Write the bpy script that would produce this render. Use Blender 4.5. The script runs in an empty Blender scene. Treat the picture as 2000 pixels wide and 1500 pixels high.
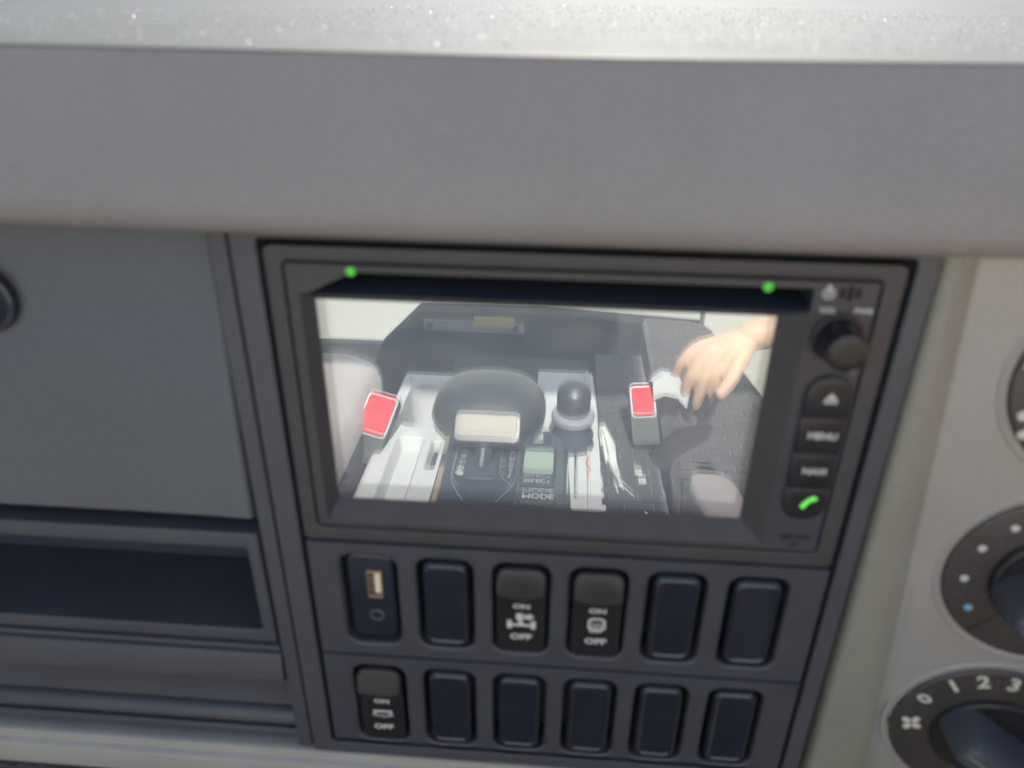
import bpy, bmesh, math, random
from mathutils import Vector, Matrix
random.seed(7)
PI = math.pi
cos, sin, rad = math.cos, math.sin, math.radians
scene = bpy.context.scene
COL = scene.collection

# ------------------------------------------------------------------ camera
# dash coordinates in mm: x right, y down, z into the dashboard; the fascia is z = 0
def W(x, y, z): return Vector((x*.001, z*.001, -y*.001))
CR = [[0.9971153681921423, -0.009182529075306468, 0.07534337180421488],
      [0.04365264694193021, 0.8814337832283909, -0.47028601105985646],
      [-0.06209177828030215, 0.4722183466823472, 0.8792920130005285]]
CC = (90.56633626362479, -70.59493515085128, -212.9431218229465)
cam_d = bpy.data.cameras.new('camera')
cam = bpy.data.objects.new('camera', cam_d); COL.objects.link(cam); scene.camera = cam
cx_, cy_, cz_ = W(*CR[0]).normalized(), -W(*CR[1]).normalized(), -W(*CR[2]).normalized()
M = Matrix((cx_, cy_, cz_)).transposed().to_4x4(); M.translation = W(*CC)
cam.matrix_world = M
cam_d.sensor_width = 36; cam_d.lens = 27.0; cam_d.clip_start = .005; cam_d.clip_end = 500
cam_d.dof.use_dof = True; cam_d.dof.focus_distance = .90; cam_d.dof.aperture_fstop = 10.5

# ------------------------------------------------------------------ world, sun, exposure
SUN_EL, SUN_AZ = 50.0, 5.0          # from the front, over the dashboard
w = bpy.data.worlds.new('World'); scene.world = w; w.use_nodes = True
nt = w.node_tree; sky = nt.nodes.new('ShaderNodeTexSky'); sky.sky_type = 'NISHITA'; sky.sun_disc = False
sky.sun_elevation = rad(SUN_EL); sky.sun_rotation = rad(SUN_AZ); sky.dust_density = 1.6
bg = nt.nodes['Background']; nt.links.new(sky.outputs[0], bg.inputs[0]); bg.inputs[1].default_value = .15
sl = bpy.data.lights.new('sun', 'SUN'); sl.energy = 3.9; sl.angle = rad(.6); sl.color = (1, .96, .90)
so = bpy.data.objects.new('sun', sl); COL.objects.link(so)
sv = Vector((sin(rad(SUN_AZ))*cos(rad(SUN_EL)), cos(rad(SUN_AZ))*cos(rad(SUN_EL)), sin(rad(SUN_EL))))
so.rotation_euler = sv.to_track_quat('Z', 'Y').to_euler()
scene.view_settings.view_transform = 'Standard'; scene.view_settings.look = 'None'
scene.view_settings.exposure = .88; scene.view_settings.gamma = 1
scene.render.engine = 'CYCLES'
scene.cycles.max_bounces = 8; scene.cycles.transparent_max_bounces = 8

# ------------------------------------------------------------------ materials
def mat(name, col, rough=.5, metal=0, bump=0, scale=1500, spec=.5, var=0, vscale=60, coat=0, emit=None, dust=0, bdist=.0002, sheen=0, detail=3, grain=0, gscale=1500):
    m = bpy.data.materials.new(name); m.use_nodes = True
    t = m.node_tree; b = t.nodes['Principled BSDF']
    b.inputs['Base Color'].default_value = (*col, 1); b.inputs['Roughness'].default_value = rough
    b.inputs['Metallic'].default_value = metal; b.inputs['Specular IOR Level'].default_value = spec
    b.inputs['Coat Weight'].default_value = coat; b.inputs['Coat Roughness'].default_value = .15
    b.inputs['Sheen Weight'].default_value = sheen
    tc = t.nodes.new('ShaderNodeTexCoord')
    if var:
        n = t.nodes.new('ShaderNodeTexNoise'); n.inputs['Scale'].default_value = vscale; n.inputs['Detail'].default_value = 5
        r = t.nodes.new('ShaderNodeMapRange'); r.inputs['To Min'].default_value = 1-var; r.inputs['To Max'].default_value = 1+var
        r.inputs['From Min'].default_value = .3; r.inputs['From Max'].default_value = .7
        mx = t.nodes.new('ShaderNodeVectorMath'); mx.operation = 'SCALE'; mx.inputs[0].default_value = col
        t.links.new(tc.outputs['Object'], n.inputs['Vector']); t.links.new(n.outputs[0], r.inputs['Value'])
        if grain:
            n3 = t.nodes.new('ShaderNodeTexNoise'); n3.inputs['Scale'].default_value = gscale; n3.inputs['Detail'].default_value = 2
            r3 = t.nodes.new('ShaderNodeMapRange'); r3.inputs['To Min'].default_value = 1-grain; r3.inputs['To Max'].default_value = 1+grain
            r3.inputs['From Min'].default_value = .3; r3.inputs['From Max'].default_value = .7
            ml = t.nodes.new('ShaderNodeMath'); ml.operation = 'MULTIPLY'
            t.links.new(tc.outputs['Object'], n3.inputs['Vector']); t.links.new(n3.outputs[0], r3.inputs['Value'])
            t.links.new(r.outputs[0], ml.inputs[0]); t.links.new(r3.outputs[0], ml.inputs[1]); t.links.new(ml.outputs[0], mx.inputs['Scale'])
        else: t.links.new(r.outputs[0], mx.inputs['Scale'])
        t.links.new(mx.outputs[0], b.inputs['Base Color'])
        r2 = t.nodes.new('ShaderNodeMapRange'); r2.inputs['To Min'].default_value = rough*.85; r2.inputs['To Max'].default_value = min(1, rough*1.15)
        t.links.new(n.outputs[0], r2.inputs['Value']); t.links.new(r2.outputs[0], b.inputs['Roughness'])
    if bump:
        n = t.nodes.new('ShaderNodeTexNoise'); n.inputs['Scale'].default_value = scale; n.inputs['Detail'].default_value = detail
        bp = t.nodes.new('ShaderNodeBump'); bp.inputs['Strength'].default_value = bump; bp.inputs['Distance'].default_value = bdist
        t.links.new(tc.outputs['Object'], n.inputs['Vector']); t.links.new(n.outputs[0], bp.inputs['Height'])
        t.links.new(bp.outputs[0], b.inputs['Normal'])
    if emit:
        b.inputs['Emission Color'].default_value = (*emit[0], 1); b.inputs['Emission Strength'].default_value = emit[1]
    return m

M_ = {}
M_['pad'] = mat('pad_vinyl', (.292, .268, .256), .60, bump=.9, scale=950, var=.06, vscale=22, bdist=.0004, grain=.10)
M_['padtop'] = mat('pad_vinyl_shaded', (.050, .046, .026), .55, bump=.3, scale=1300, var=.06, vscale=25, bdist=.0002, spec=.3, grain=.1)  # same vinyl as the pad, darkened to stand for shade on its top
M_['glint'] = mat('grain_glints', (.75, .75, .68), .33, spec=.6)  # facets that imitate sun glints off the vinyl grain
M_['slit'] = mat('slit_black', (.006, .007, .010), .8)
M_['black'] = mat('black_plastic', (.050, .050, .054), .42, bump=.25, scale=2200, var=.10, vscale=40, grain=.10)
M_['face'] = mat('radio_face', (.058, .054, .057), .45, bump=.2, scale=2500, var=.10, vscale=60, grain=.10)
M_['switchplate'] = mat('switch_plate', (.060, .064, .075), .42, bump=.3, scale=2300, var=.08, vscale=50, grain=.10)
M_['cover'] = mat('cover_plastic', (.126, .132, .142), .6, bump=.3, scale=1700, var=.06, vscale=18, grain=.10)
M_['frame'] = mat('frame_plastic', (.074, .077, .088), .40, bump=.25, scale=2000, var=.08, vscale=30, grain=.10)
M_['gloss'] = mat('gloss_black', (.021, .025, .036), .17, var=.10, vscale=90, spec=.6, grain=.08, bump=.08, scale=900)
M_['rocker'] = mat('rocker_black', (.024, .022, .024), .22, var=.08, vscale=100, spec=.45, grain=.08, bump=.08, scale=900)
M_['dark'] = mat('veiled_black', (.05, .058, .085), .6)  # black lifted and blued, the lens veil put into the colour
M_['print'] = mat('white_print', (.62, .62, .58), .6)
M_['printwarm'] = mat('ivory_print', (.70, .66, .55), .6)
M_['blue'] = mat('blue_print', (.22, .50, .68), .6)
M_['green'] = mat('green_lamp', (.05, .5, .05), .4, emit=((.10, .50, .05), .28))
M_['greenk'] = mat('green_key_mark', (.05, .5, .05), .4, emit=((.16, .70, .10), .5))
M_['silver'] = mat('grey_trim', (.29, .28, .235), .45, bump=.8, scale=2100, var=.04, vscale=40, metal=.15, grain=.10)
M_['hvac'] = mat('silver_panel', (.385, .362, .332), .42, bump=.9, scale=2300, var=.03, vscale=40, metal=.25, grain=.10)
M_['lighttrim'] = mat('light_trim', (.39, .37, .34), .55, bump=.35, scale=2000, var=.04, vscale=30, grain=.10)
M_['gold'] = mat('gold_shell', (.80, .50, .26), .28, metal=1)
M_['tongue'] = mat('usb_tongue', (.82, .72, .50), .4)
M_['carpet'] = mat('dark_carpet', (.035, .045, .05), .95, bump=1, scale=900, var=.5, vscale=700, bdist=.002)
M_['white'] = mat('white_molding', (.60, .62, .61), .42, bump=.15, scale=1200, var=.03, vscale=20)
M_['leather'] = mat('black_leather', (.05, .053, .06), .40, bump=.3, scale=900, var=.1, vscale=50, bdist=.0004, spec=.7)
M_['leather'].node_tree.nodes['Principled BSDF'].inputs['Coat Weight'].default_value = .5
M_['leather'].node_tree.nodes['Principled BSDF'].inputs['Coat Roughness'].default_value = .36
M_['knobplate'] = mat('satin_plate', (.40, .38, .32), .6, metal=.15, bump=.3, scale=1500)
M_['conblack'] = mat('console_black', (.045, .052, .070), .45, bump=.2, scale=1500, var=.1)
M_['congrey'] = mat('module_grey', (.08, .10, .11), .5, bump=.2, scale=1500, var=.08)
M_['lcd'] = mat('lcd_green_grey', (.32, .42, .32), .35)
M_['chrome'] = mat('chrome', (.7, .7, .7), .25, metal=1)
M_['speckle'] = mat('speckled_gold', (.42, .34, .24), .5, metal=.4, bump=.6, scale=1200, var=.4, vscale=900)
M_['red'] = mat('red_button', (.75, .05, .06), .7, spec=.2, var=.05)
M_['clear'] = mat('buckle_rim', (.55, .56, .56), .3)
M_['bucklebody'] = mat('buckle_body', (.025, .03, .03), .5, bump=.2)
M_['seatpale'] = mat('pale_seat_fabric', (.50, .46, .43), .9, bump=.6, scale=1200, var=.05, vscale=30, sheen=.3)
M_['seatside'] = mat('seat_side_fabric', (.10, .10, .11), .9, bump=.7, scale=1500, var=.15, vscale=200)
M_['wall'] = mat('pale_cab_trim', (.66, .69, .62), .8, bump=.2, scale=300, var=.04, vscale=4)
M_['bunk'] = mat('dark_bunk_fabric', (.045, .05, .062), .9, bump=.6, scale=900, var=.2, vscale=30)
M_['skin'] = mat('skin', (.78, .55, .38), .5, bump=.25, scale=500, var=.08, vscale=60)
M_['skin'].node_tree.nodes['Principled BSDF'].inputs['Subsurface Weight'].default_value = .12
M_['skin'].node_tree.nodes['Principled BSDF'].inputs['Subsurface Scale'].default_value = .008
M_['nail'] = mat('nail', (.78, .52, .40), .3)
M_['crinkle'] = mat('crinkled_sheet', (.85, .88, .82), .22, bump=.8, scale=350, bdist=.002)
M_['paper'] = mat('pale_label', (.60, .60, .55), .6)
M_['yellow'] = mat('yellow_label', (.60, .48, .22), .6)
M_['grey'] = mat('rail_grey', (.30, .32, .34), .5)
M_['floor'] = mat('cab_floor', (.05, .055, .065), .85, bump=.8, scale=500, var=.2, vscale=100)
M_['road'] = mat('pale_road', (.30, .29, .27), .9, bump=.3, scale=40, var=.15, vscale=3)
M_['trouser'] = mat('black_handle', (.03, .03, .035), .9, bump=.4, scale=900)
M_['bounce_torso'] = mat('salmon_bounce', (.62, .30, .22), .85, bump=.4, scale=600, var=.05, vscale=30)
M_['doortrim'] = mat('door_trim', (.22, .21, .20), .7, bump=.3, scale=800, var=.05)
M_['bolster'] = mat('bolster_fabric', (.30, .27, .26), .9, bump=.6, scale=1200, var=.06, vscale=40, sheen=.2)
M_['dialface'] = mat('dial_face', (.060, .052, .048), .27, var=.1, vscale=80, spec=.6, grain=.1)
M_['headliner'] = mat('white_headliner', (.70, .69, .66), .9)
M_['redline'] = mat('red_thread', (.6, .06, .04), .6)

# driver's seat fabric with a woven block relief
m = mat('block_fabric', (.085, .078, .078), .9, var=.12, vscale=60, sheen=.4); t = m.node_tree
br = t.nodes.new('ShaderNodeTexBrick'); br.inputs['Scale'].default_value = 17; br.inputs['Mortar Size'].default_value = .028
br.inputs['Mortar Smooth'].default_value = .6
bp = t.nodes.new('ShaderNodeBump'); bp.inputs['Strength'].default_value = .8; bp.inputs['Distance'].default_value = .004; bp.invert = True
tc = [n for n in t.nodes if n.type == 'TEX_COORD'][0]
t.links.new(tc.outputs['Object'], br.inputs['Vector']); t.links.new(br.outputs['Fac'], bp.inputs['Height'])
t.links.new(bp.outputs[0], t.nodes['Principled BSDF'].inputs['Normal']); M_['blockfabric'] = m
br.inputs['Color1'].default_value = (.095, .088, .086, 1); br.inputs['Color2'].default_value = (.075, .070, .070, 1); br.inputs['Mortar'].default_value = (.035, .033, .036, 1)
t.links.new(br.outputs['Color'], t.nodes['Principled BSDF'].inputs['Base Color'])

m2 = m.copy(); m2.name = 'dark_block_fabric'; M_['darkblock'] = m2
for n_ in m2.node_tree.nodes:
    if n_.type == 'TEX_BRICK': n_.inputs['Color1'].default_value = (.058, .060, .068, 1); n_.inputs['Color2'].default_value = (.048, .050, .058, 1); n_.inputs['Mortar'].default_value = (.026, .028, .034, 1)

# screen: a clear front glass that mirrors a little, and a reflective panel behind it
def mirror_mat(name, fac, col, base=None, rough=0.0):
    m = bpy.data.materials.new(name); m.use_nodes = True; t = m.node_tree; t.nodes.clear()
    o = t.nodes.new('ShaderNodeOutputMaterial'); mx = t.nodes.new('ShaderNodeMixShader'); g = t.nodes.new('ShaderNodeBsdfGlossy')
    g.inputs['Roughness'].default_value = rough; g.inputs['Color'].default_value = (*col, 1)
    if base is None: a = t.nodes.new('ShaderNodeBsdfTransparent')
    else: a = t.nodes.new('ShaderNodeBsdfDiffuse'); a.inputs[0].default_value = (*base, 1)
    mx.inputs[0].default_value = fac
    t.links.new(a.outputs[0], mx.inputs[1]); t.links.new(g.outputs[0], mx.inputs[2]); t.links.new(mx.outputs[0], o.inputs[0])
    return m
M_['frontglass'] = mirror_mat('touch_glass', .31, (1, 1, .98))
t = M_['frontglass'].node_tree; o_ = [n for n in t.nodes if n.type == 'OUTPUT_MATERIAL'][0]; src = o_.inputs[0].links[0].from_socket
tc = t.nodes.new('ShaderNodeTexCoord'); mp = t.nodes.new('ShaderNodeMapping'); mp.inputs['Scale'].default_value = (18, 18, 55); mp.inputs['Rotation'].default_value = (0, .5, 0)
ns = t.nodes.new('ShaderNodeTexNoise'); ns.inputs['Scale'].default_value = 1.3; ns.inputs['Detail'].default_value = 6; ns.inputs['Roughness'].default_value = .65
mr = t.nodes.new('ShaderNodeMapRange'); mr.inputs['From Min'].default_value = .42; mr.inputs['From Max'].default_value = .75; mr.inputs['To Min'].default_value = .03; mr.inputs['To Max'].default_value = .17
g2 = t.nodes.new('ShaderNodeBsdfGlossy'); g2.inputs['Roughness'].default_value = .28; g2.inputs['Color'].default_value = (.9, .9, .88, 1)
m3 = t.nodes.new('ShaderNodeMixShader')
t.links.new(tc.outputs['Object'], mp.inputs[0]); t.links.new(mp.outputs[0], ns.inputs['Vector']); t.links.new(ns.outputs[0], mr.inputs['Value'])
t.links.new(mr.outputs[0], m3.inputs[0]); t.links.new(src, m3.inputs[1]); t.links.new(g2.outputs[0], m3.inputs[2]); t.links.new(m3.outputs[0], o_.inputs[0])
M_['lcdpanel'] = mirror_mat('display_panel', .42, (.97, 1.0, .97), base=(.42, .48, .54))  # pale diffuse base stands for the haze veiling the reflection

# ------------------------------------------------------------------ mesh building
IDX = lambda x, y, z: (x, y, z)                    # dash coordinates
def flat(Y=400):                                   # plan coordinates: x, distance back from the fascia, height above Y
    return lambda a, b, c: (a, Y - c, -b)
def turned(cx, cy, slope=-.16, rot=0):             # local frame on the sloping climate panel, rotated by rot
    k = math.hypot(1, slope); u = Vector((1/k, 0, slope/k)); v = Vector((0, 1, 0)); n = Vector((slope/k, 0, -1/k))
    c0 = Vector((cx, cy, slope*(cx-217))); cr, sr = cos(rot), sin(rot)
    def f(a, b, c):                                # a right, b down, c towards the viewer is negative
        p = c0 + u*(a*cr - b*sr) + v*(a*sr + b*cr) - n*c
        return tuple(p)
    return f

class MB:
    def __init__(s, xf=IDX): s.v = []; s.f = []; s.xf = xf
    def loft(s, rings, cap0=False, cap1=False, closed=True):
        base = len(s.v); n = len(rings[0])
        for r in rings: s.v += [W(*s.xf(*p)) for p in r]
        for i in range(len(rings)-1):
            for j in range(n if closed else n-1):
                a = base+i*n+j; b = base+i*n+(j+1) % n
                s.f.append((a, b, b+n, a+n))
        if cap0: s.f.append(tuple(base+j for j in range(n))[::-1])
        if cap1: s.f.append(tuple(base+(len(rings)-1)*n+j for j in range(n)))
        return s
    def prism(s, pts, z0, z1): return s.loft([[(x, y, z0) for x, y in pts], [(x, y, z1) for x, y in pts]], True, True)
    def box(s, x0, x1, y0, y1, z0, z1): return s.prism([(x0, y0), (x1, y0), (x1, y1), (x0, y1)], z0, z1)
    def tube(s, pts, rs, n=16, cap=True):
        pts = [Vector(p) for p in pts]; rings = []; up = Vector((0, 0, 1)); prev = None
        if not hasattr(rs, '__len__'): rs = [rs]*len(pts)
        for i, p in enumerate(pts):
            d = (pts[min(i+1, len(pts)-1)] - pts[max(i-1, 0)]).normalized()
            if prev is None: a = d.orthogonal().normalized()
            else: a = (prev - d*prev.dot(d)).normalized()
            prev = a; b = d.cross(a)
            rings.append([tuple(p + (a*cos(2*PI*k/n) + b*sin(2*PI*k/n))*rs[i]) for k in range(n)])
        return s.loft(rings, cap, cap)
    def build(s, name, m, parent=None, sharp=38, recalc=True, smooth=True):
        me = bpy.data.meshes.new(name)
        bm = bmesh.new(); vs = [bm.verts.new(v) for v in s.v]
        for f in s.f:
            try: bm.faces.new([vs[i] for i in f])
            except ValueError: pass
        bmesh.ops.remove_doubles(bm, verts=bm.verts, dist=1e-5)
        bmesh.ops.dissolve_degenerate(bm, dist=2e-6, edges=bm.edges)
        if recalc: bmesh.ops.recalc_face_normals(bm, faces=bm.faces)
        bm.to_mesh(me); bm.free()
        if smooth:
            for p in me.polygons: p.use_smooth = True
            me.set_sharp_from_angle(angle=rad(sharp))
        me.materials.append(M_[m])
        o = bpy.data.objects.new(name, me); COL.objects.link(o)
        if smooth: wn = o.modifiers.new('weighted', 'WEIGHTED_NORMAL'); wn.keep_sharp = True
        if parent: adopt(o, parent)
        return o
def adopt(o, parent):
    o.parent = parent
    if parent.type == 'EMPTY': o.matrix_parent_inverse = Matrix.Translation(parent.location).inverted()
    return o
def tag(o, label=None, cat=None, group=None, kind=None):
    if label: o['label'] = label
    if cat: o['category'] = cat
    if group: o['group'] = group
    if kind: o['kind'] = kind
    return o
def thing(name, label, cat, at, group=None):
    o = bpy.data.objects.new(name, None); COL.objects.link(o); o.location = W(*at); o.empty_display_size = .01
    return tag(o, label, cat, group)

def rr(x0, x1, y0, y1, r, z, n=7):
    r = max(.001, min(r, (x1-x0)/2-1e-4, (y1-y0)/2-1e-4)); out = []
    for cx, cy, a0 in ((x1-r, y1-r, 0), (x0+r, y1-r, 90), (x0+r, y0+r, 180), (x1-r, y0+r, 270)):
        for k in range(n):
            a = rad(a0+90*k/(n-1)); out.append((cx+r*cos(a), cy+r*sin(a), z))
    return out
def lrect(x0, x1, y0, y1, z, q=5.0):      # sharp rectangle with nine points round each corner
    out = []
    for cx, cy, a, b in ((x1, y1, (0, -1), (-1, 0)), (x0, y1, (1, 0), (0, -1)), (x0, y0, (0, 1), (1, 0)), (x1, y0, (-1, 0), (0, 1))):
        for k in range(9):
            d, t = (a, 4-k) if k <= 4 else (b, k-4)
            out.append((cx+d[0]*q*t/4, cy+d[1]*q*t/4, z))
    return out
def circ(cx, cy, r, z, n=48): return [(cx+r*cos(2*PI*k/n), cy+r*sin(2*PI*k/n), z) for k in range(n)]
def plate(mb, x0, x1, y0, y1, zf, zb, r=2, b=.6, n=7):
    rings = [rr(x0, x1, y0, y1, r, zb, n)]
    for k in range(4):
        a = PI/2*k/3; i = b*(1-cos(a)); rings.append(rr(x0+i, x1-i, y0+i, y1-i, max(.1, r-i), zf+b*(1-sin(a)), n))
    return mb.loft(rings, False, True)
def frame(mb, o, i, zf, zo, zi, ro=2, ri=2, b=.5, zf2=None, n=7):
    zf2 = zf if zf2 is None else zf2
    ins = lambda q, d: (q[0]+d, q[1]-d, q[2]+d, q[3]-d)
    return mb.loft([rr(*o, ro, zo, n), rr(*o, ro, zf+b, n), rr(*ins(o, .3*b), ro, zf+.3*b, n), rr(*ins(o, b), max(.1, ro-b), zf, n),
                    rr(*ins(i, -b), ri+b, zf2, n), rr(*ins(i, -.3*b), ri+.3*b, zf2+.3*b, n), rr(*i, ri, zf2+b, n), rr(*i, ri, zi, n)])
def dome(mb, x0, x1, y0, y1, r, zf, zb, zfun, b=1.5, ny=64, nx=26):
    # a cap over a rounded rectangle: rows down the cap, each as wide as the outline allows, edges rolled off
    cx, hw, h = (x0+x1)/2, (x1-x0)/2, y1-y0; rows = []
    for j in range(ny+1):
        t = .5 - .5*cos(PI*j/ny); t = .35*t + .65*j/ny; y = y0 + h*t
        e = min(y-y0, y1-y); ww = hw if e >= r else hw - r + math.sqrt(max(0, r*r-(r-e)**2)); ww = max(ww, .02); row = []
        for i in range(nx+1):
            q = -cos(PI*i/nx); q = .6*q + .4*(2*i/nx-1); x = cx + ww*q
            dx = ww*(1-abs(q)); dd = min(dx, e); dd = min(dd, b)
            roll = b - math.sqrt(max(0, b*b-(b-dd)**2))
            row.append((x, y, zf + roll - zfun((x-cx)/hw, t)))
        rows.append([(row[0][0], row[0][1], zb)] + row + [(row[-1][0], row[-1][1], zb)])
    return mb.loft(rows, closed=False)

FONT = None
def text(s, size, xf, cx, cy, z, parent, name='lettering', m='print', sx=1.0, bold=.03, th=.06, flip=False):
    c = bpy.data.curves.new('t', 'FONT'); c.body = s; c.size = 1; c.offset = bold; c.resolution_u = 3
    o = bpy.data.objects.new('t', c); COL.objects.link(o)
    me = bpy.data.meshes.new_from_object(o.evaluated_get(bpy.context.evaluated_depsgraph_get()))
    bpy.data.objects.remove(o); bpy.data.curves.remove(c)
    xs = [v.co.x for v in me.vertices]; ys = [v.co.y for v in me.vertices]
    mx, my = (min(xs)+max(xs))/2, (min(ys)+max(ys))/2; k = size/(max(ys)-min(ys))
    mb = MB(xf); P = [((v.co.x-mx)*k*sx+cx, -(v.co.y-my)*k+cy) for v in me.vertices]
    if flip: P = [(x, 2*cy-y) for x, y in P]
    n = len(P); mb.v = [W(*xf(x, y, z)) for x, y in P] + [W(*xf(x, y, z+th)) for x, y in P]
    ec = {}
    for p in me.polygons:
        vs = list(p.vertices); mb.f.append(tuple(vs)); 
        for a, b in zip(vs, vs[1:]+vs[:1]): ec[frozenset((a, b))] = ec.get(frozenset((a, b)), 0)+1
    for e, q in ec.items():
        if q == 1: a, b = tuple(e); mb.f.append((a, b, b+n, a+n))
    bpy.data.meshes.remove(me)
    return mb.build(name, m, parent, smooth=False)

# ================================================================== DASHBOARD
dash = thing('dashboard', 'grey and black truck dashboard with padded brow over the middle console', 'dashboard', (90, 230, 0))
# padded brow: profile in (y, z) run along x
prof = [(-4, 24), (-5, -4), (-5.6, -9), (-6.4, -12), (-8, -14.6), (-10.5, -16.6), (-13.5, -17.6), (-18, -17.6), (-30, -14.6), (-42, -11.6), (-49, -9.9),
        (-51.6, -9.1), (-52.5, -8.7), (-53.0, -8.0), (-53.15, -6.6), (-53.6, 20), (-53.8, 60), (-54.2, 120), (-55, 220), (-57, 330), (-60, 420), (-60, 470), (20, 480)]
mb = MB(); xs = [-420+i*20 for i in range(52)]
mb.loft([[(x, y + .4*sin(x*.012), z) for y, z in prof] for x in xs], True, True, closed=False)
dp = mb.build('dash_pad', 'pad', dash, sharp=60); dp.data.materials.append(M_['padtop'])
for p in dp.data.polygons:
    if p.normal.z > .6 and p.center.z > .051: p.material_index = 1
# added facets standing for sun glints off the pad's vinyl grain
random.seed(5); mb = MB()
for k in range(15000):
    x = random.uniform(-260, 380); z = 3 + 420*random.random()**1.2; y = -53.65 - (z > 20)*.2 - (z/220.0)*1.2
    tx, tz = random.gauss(0, .26), random.gauss(0, .26); r = random.uniform(.10, .26); a0 = random.uniform(0, 6)
    ring = []
    for q in range(4):
        dx, dz = r*cos(a0+q*PI/2), r*sin(a0+q*PI/2); ring.append((x+dx, y-.16-dx*tx-dz*tz, z+dz))
    mb.loft([ring, [(p[0]*.999+x*.001, p[1]+.15, p[2]) for p in ring]][::-1], False, True)
o = mb.build('vinyl_glints', 'glint', None, smooth=False); tag(o, kind='stuff'); o['label'] = 'added facets for sun glints on top of the dashboard pad'
# backing shell so that gaps are dark and nothing is seen through
mb = MB(); mb.box(-420, 196, -8, 300, 46, 60); mb.box(-420, 600, 250, 300, 8, 60); mb.build('backing', 'dark', dash)
# surround of the radio and switches
mb = MB(); frame(mb, (-9.2, 195.4, -12, 229, ), (-.9, 189.2, -1.2, 222.6), 0, 30, 30, 1, 2, .8); mb.build('console_surround', 'frame', dash)
mb = MB(); frame(mb, (-.7, 189, -1, 222.4), (.3, 188, .4, 221.4), 3.0, 30, 30, 1, 2, .3); mb.build('gap_liner', 'slit', dash)
# strip left of the surround
mb = MB(); plate(mb, -16.2, -10.0, -14, 228, .6, 30, 1.2, 1.0); mb.build('trim_strip', 'frame', dash)
# light trim beneath everything
pr = [(y_+1.6, z_) for y_, z_ in [(228.8, 30), (229, 3), (230, 1.2), (234.4, .6), (235.2, -1.2), (236.8, -2.4), (246, -2.6), (248.6, -1.6), (250.4, 1.5), (251, 6), (251.5, 30)]]
mb = MB(); mb.loft([[(x, y, z) for y, z in pr] for x in (-420, -200, 0, 100, 205)], True, True, closed=False); mb.build('lower_trim', 'lighttrim', dash, sharp=50)
# grey pillar and climate panel on the right
mb = MB(); rings = []
for y in [-14 + i*8 for i in range(38)]:
    k = 205.5 + max(0, y)*.0785 if y < 210 else 222
    rings.append([(194.6+.017*max(y, 0), y, 20), (195.4+.017*max(y, 0), y, 4), (196.0+.017*max(y, 0), y, 1.4), (197.4+.018*max(y, 0), y, .2), (200+.018*max(y, 0), y, -.5), (k-6, y, -.2),
                  (k-2.2, y, .5), (k-.6, y, 1.5), (k+.4, y, 1.6), (k+1.8, y, .6 - .16*(k+1.8-217)), (k+4, y, -.16*(k+4-217)), (k+14, y, -.16*(k+14-217)), (420, y, -.16*(420-217))])
mb.loft(rings, closed=False); cp = mb.build('climate_panel', 'hvac', dash, sharp=60)
me = cp.data; me.materials.append(M_['silver'])
for p in me.polygons:
    c = p.center; k = 205.5+max(0, -c.z*1000)*.0785
    if c.x*1000 < k+.2: p.material_index = 1
# carpet under the dash, bottom left
mb = MB(); mb.loft([[(x, 252+random.uniform(-.6, .6), z + 4) for x in range(-420, 60, 8)] for z in range(0, 40, 6)] , closed=False)
mb2 = MB(); mb2.loft([[(x, 250+j*7+random.uniform(-.8, .8), 4+j*1.5+random.uniform(-.8, .8)) for x in range(-420, 620, 6)] for j in range(12)], closed=False)
mb2.build('footwell_carpet', 'carpet', dash, sharp=80)
# storage shelf unit under the cover: slot frame, ridge, ledge, lower pocket
u = thing('storage_tray', 'dark open slot and ledge tray under the closed storage cover', 'storage tray', (-120, 228, 10))
mb = MB(); frame(mb, (-420, -17.0, 110.4, 165.2), (-400, -22.0, 117.6, 158.6), 0, 40, 42, 1.0, .8, 1.0); mb.build('slot_frame', 'frame', u)
mb = MB(); mb.box(-400, -21, 112, 164, 41, 42); mb.build('slot_back', 'dark', u)
mb = MB(); mb.loft([[(x, y, z) for y, z in ((167, 8), (166.8, 2), (167.4, .4), (169.4, .2), (170.4, 1.4), (170.8, 4), (171.6, 4.2), (172.2, 1.2), (173.4, 0), (185.0, -1.4), (186.6, -.6), (187.4, 3), (187.6, 9.5), (200, 12), (213, 9.5), (213.2, 8), (214, 6), (217, 4.4), (219.4, 4.6), (220.4, 7), (220.6, 14))] for x in (-420, -300, -200, -100, -16.6)], True, True, closed=False)
mb.build('ledge', 'frame', u, sharp=45)
mb = MB(); mb.loft([[(x, y, z) for y, z in ((221.2, 14), (221.4, 4), (222.4, 3), (226, 3.2), (227.4, 6), (227.6, 14))] for x in (-420, -100, -16.8)], True, True, closed=False); mb.build('lower_lip', 'frame', u)
# storage cover
u = thing('storage_cover', 'large flat dark grey cover panel left of the radio with a round finger recess', 'cover', (-120, 105, 2))
mb = MB(); rings = []
for i in range(15):
    y = -14+i*(104.6+14)/14; xr = -15.6 - .025*max(0, y); lean = 7.5*(1-min(1, max(0, y+14)/75))**1.6; d = 1.6*sin(PI*min(1, max(0, (y+14)/119)))
    rings.append([(x, y, z+lean) for x, z in ((xr, 12), (xr, 3.2), (xr-.7, 2.0), (xr-2, 1.5), (xr-4.5, 1.7), (xr-14, 2.2), (-60, 2.6-d*.3), (-100, 2.6-d*.5), (-200, 2.4-d*.3), (-420, 2.4))])
rings.append([(p[0], 105.4, p[2]+.8) for p in rings[-1]]); rings.append([(p[0], 105.8, 12) for p in rings[-1]])
mb.loft(rings, closed=False); mb.build('cover_panel', 'cover', u, sharp=50)
mb = MB(); c0 = (-94, 22.8)
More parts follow.
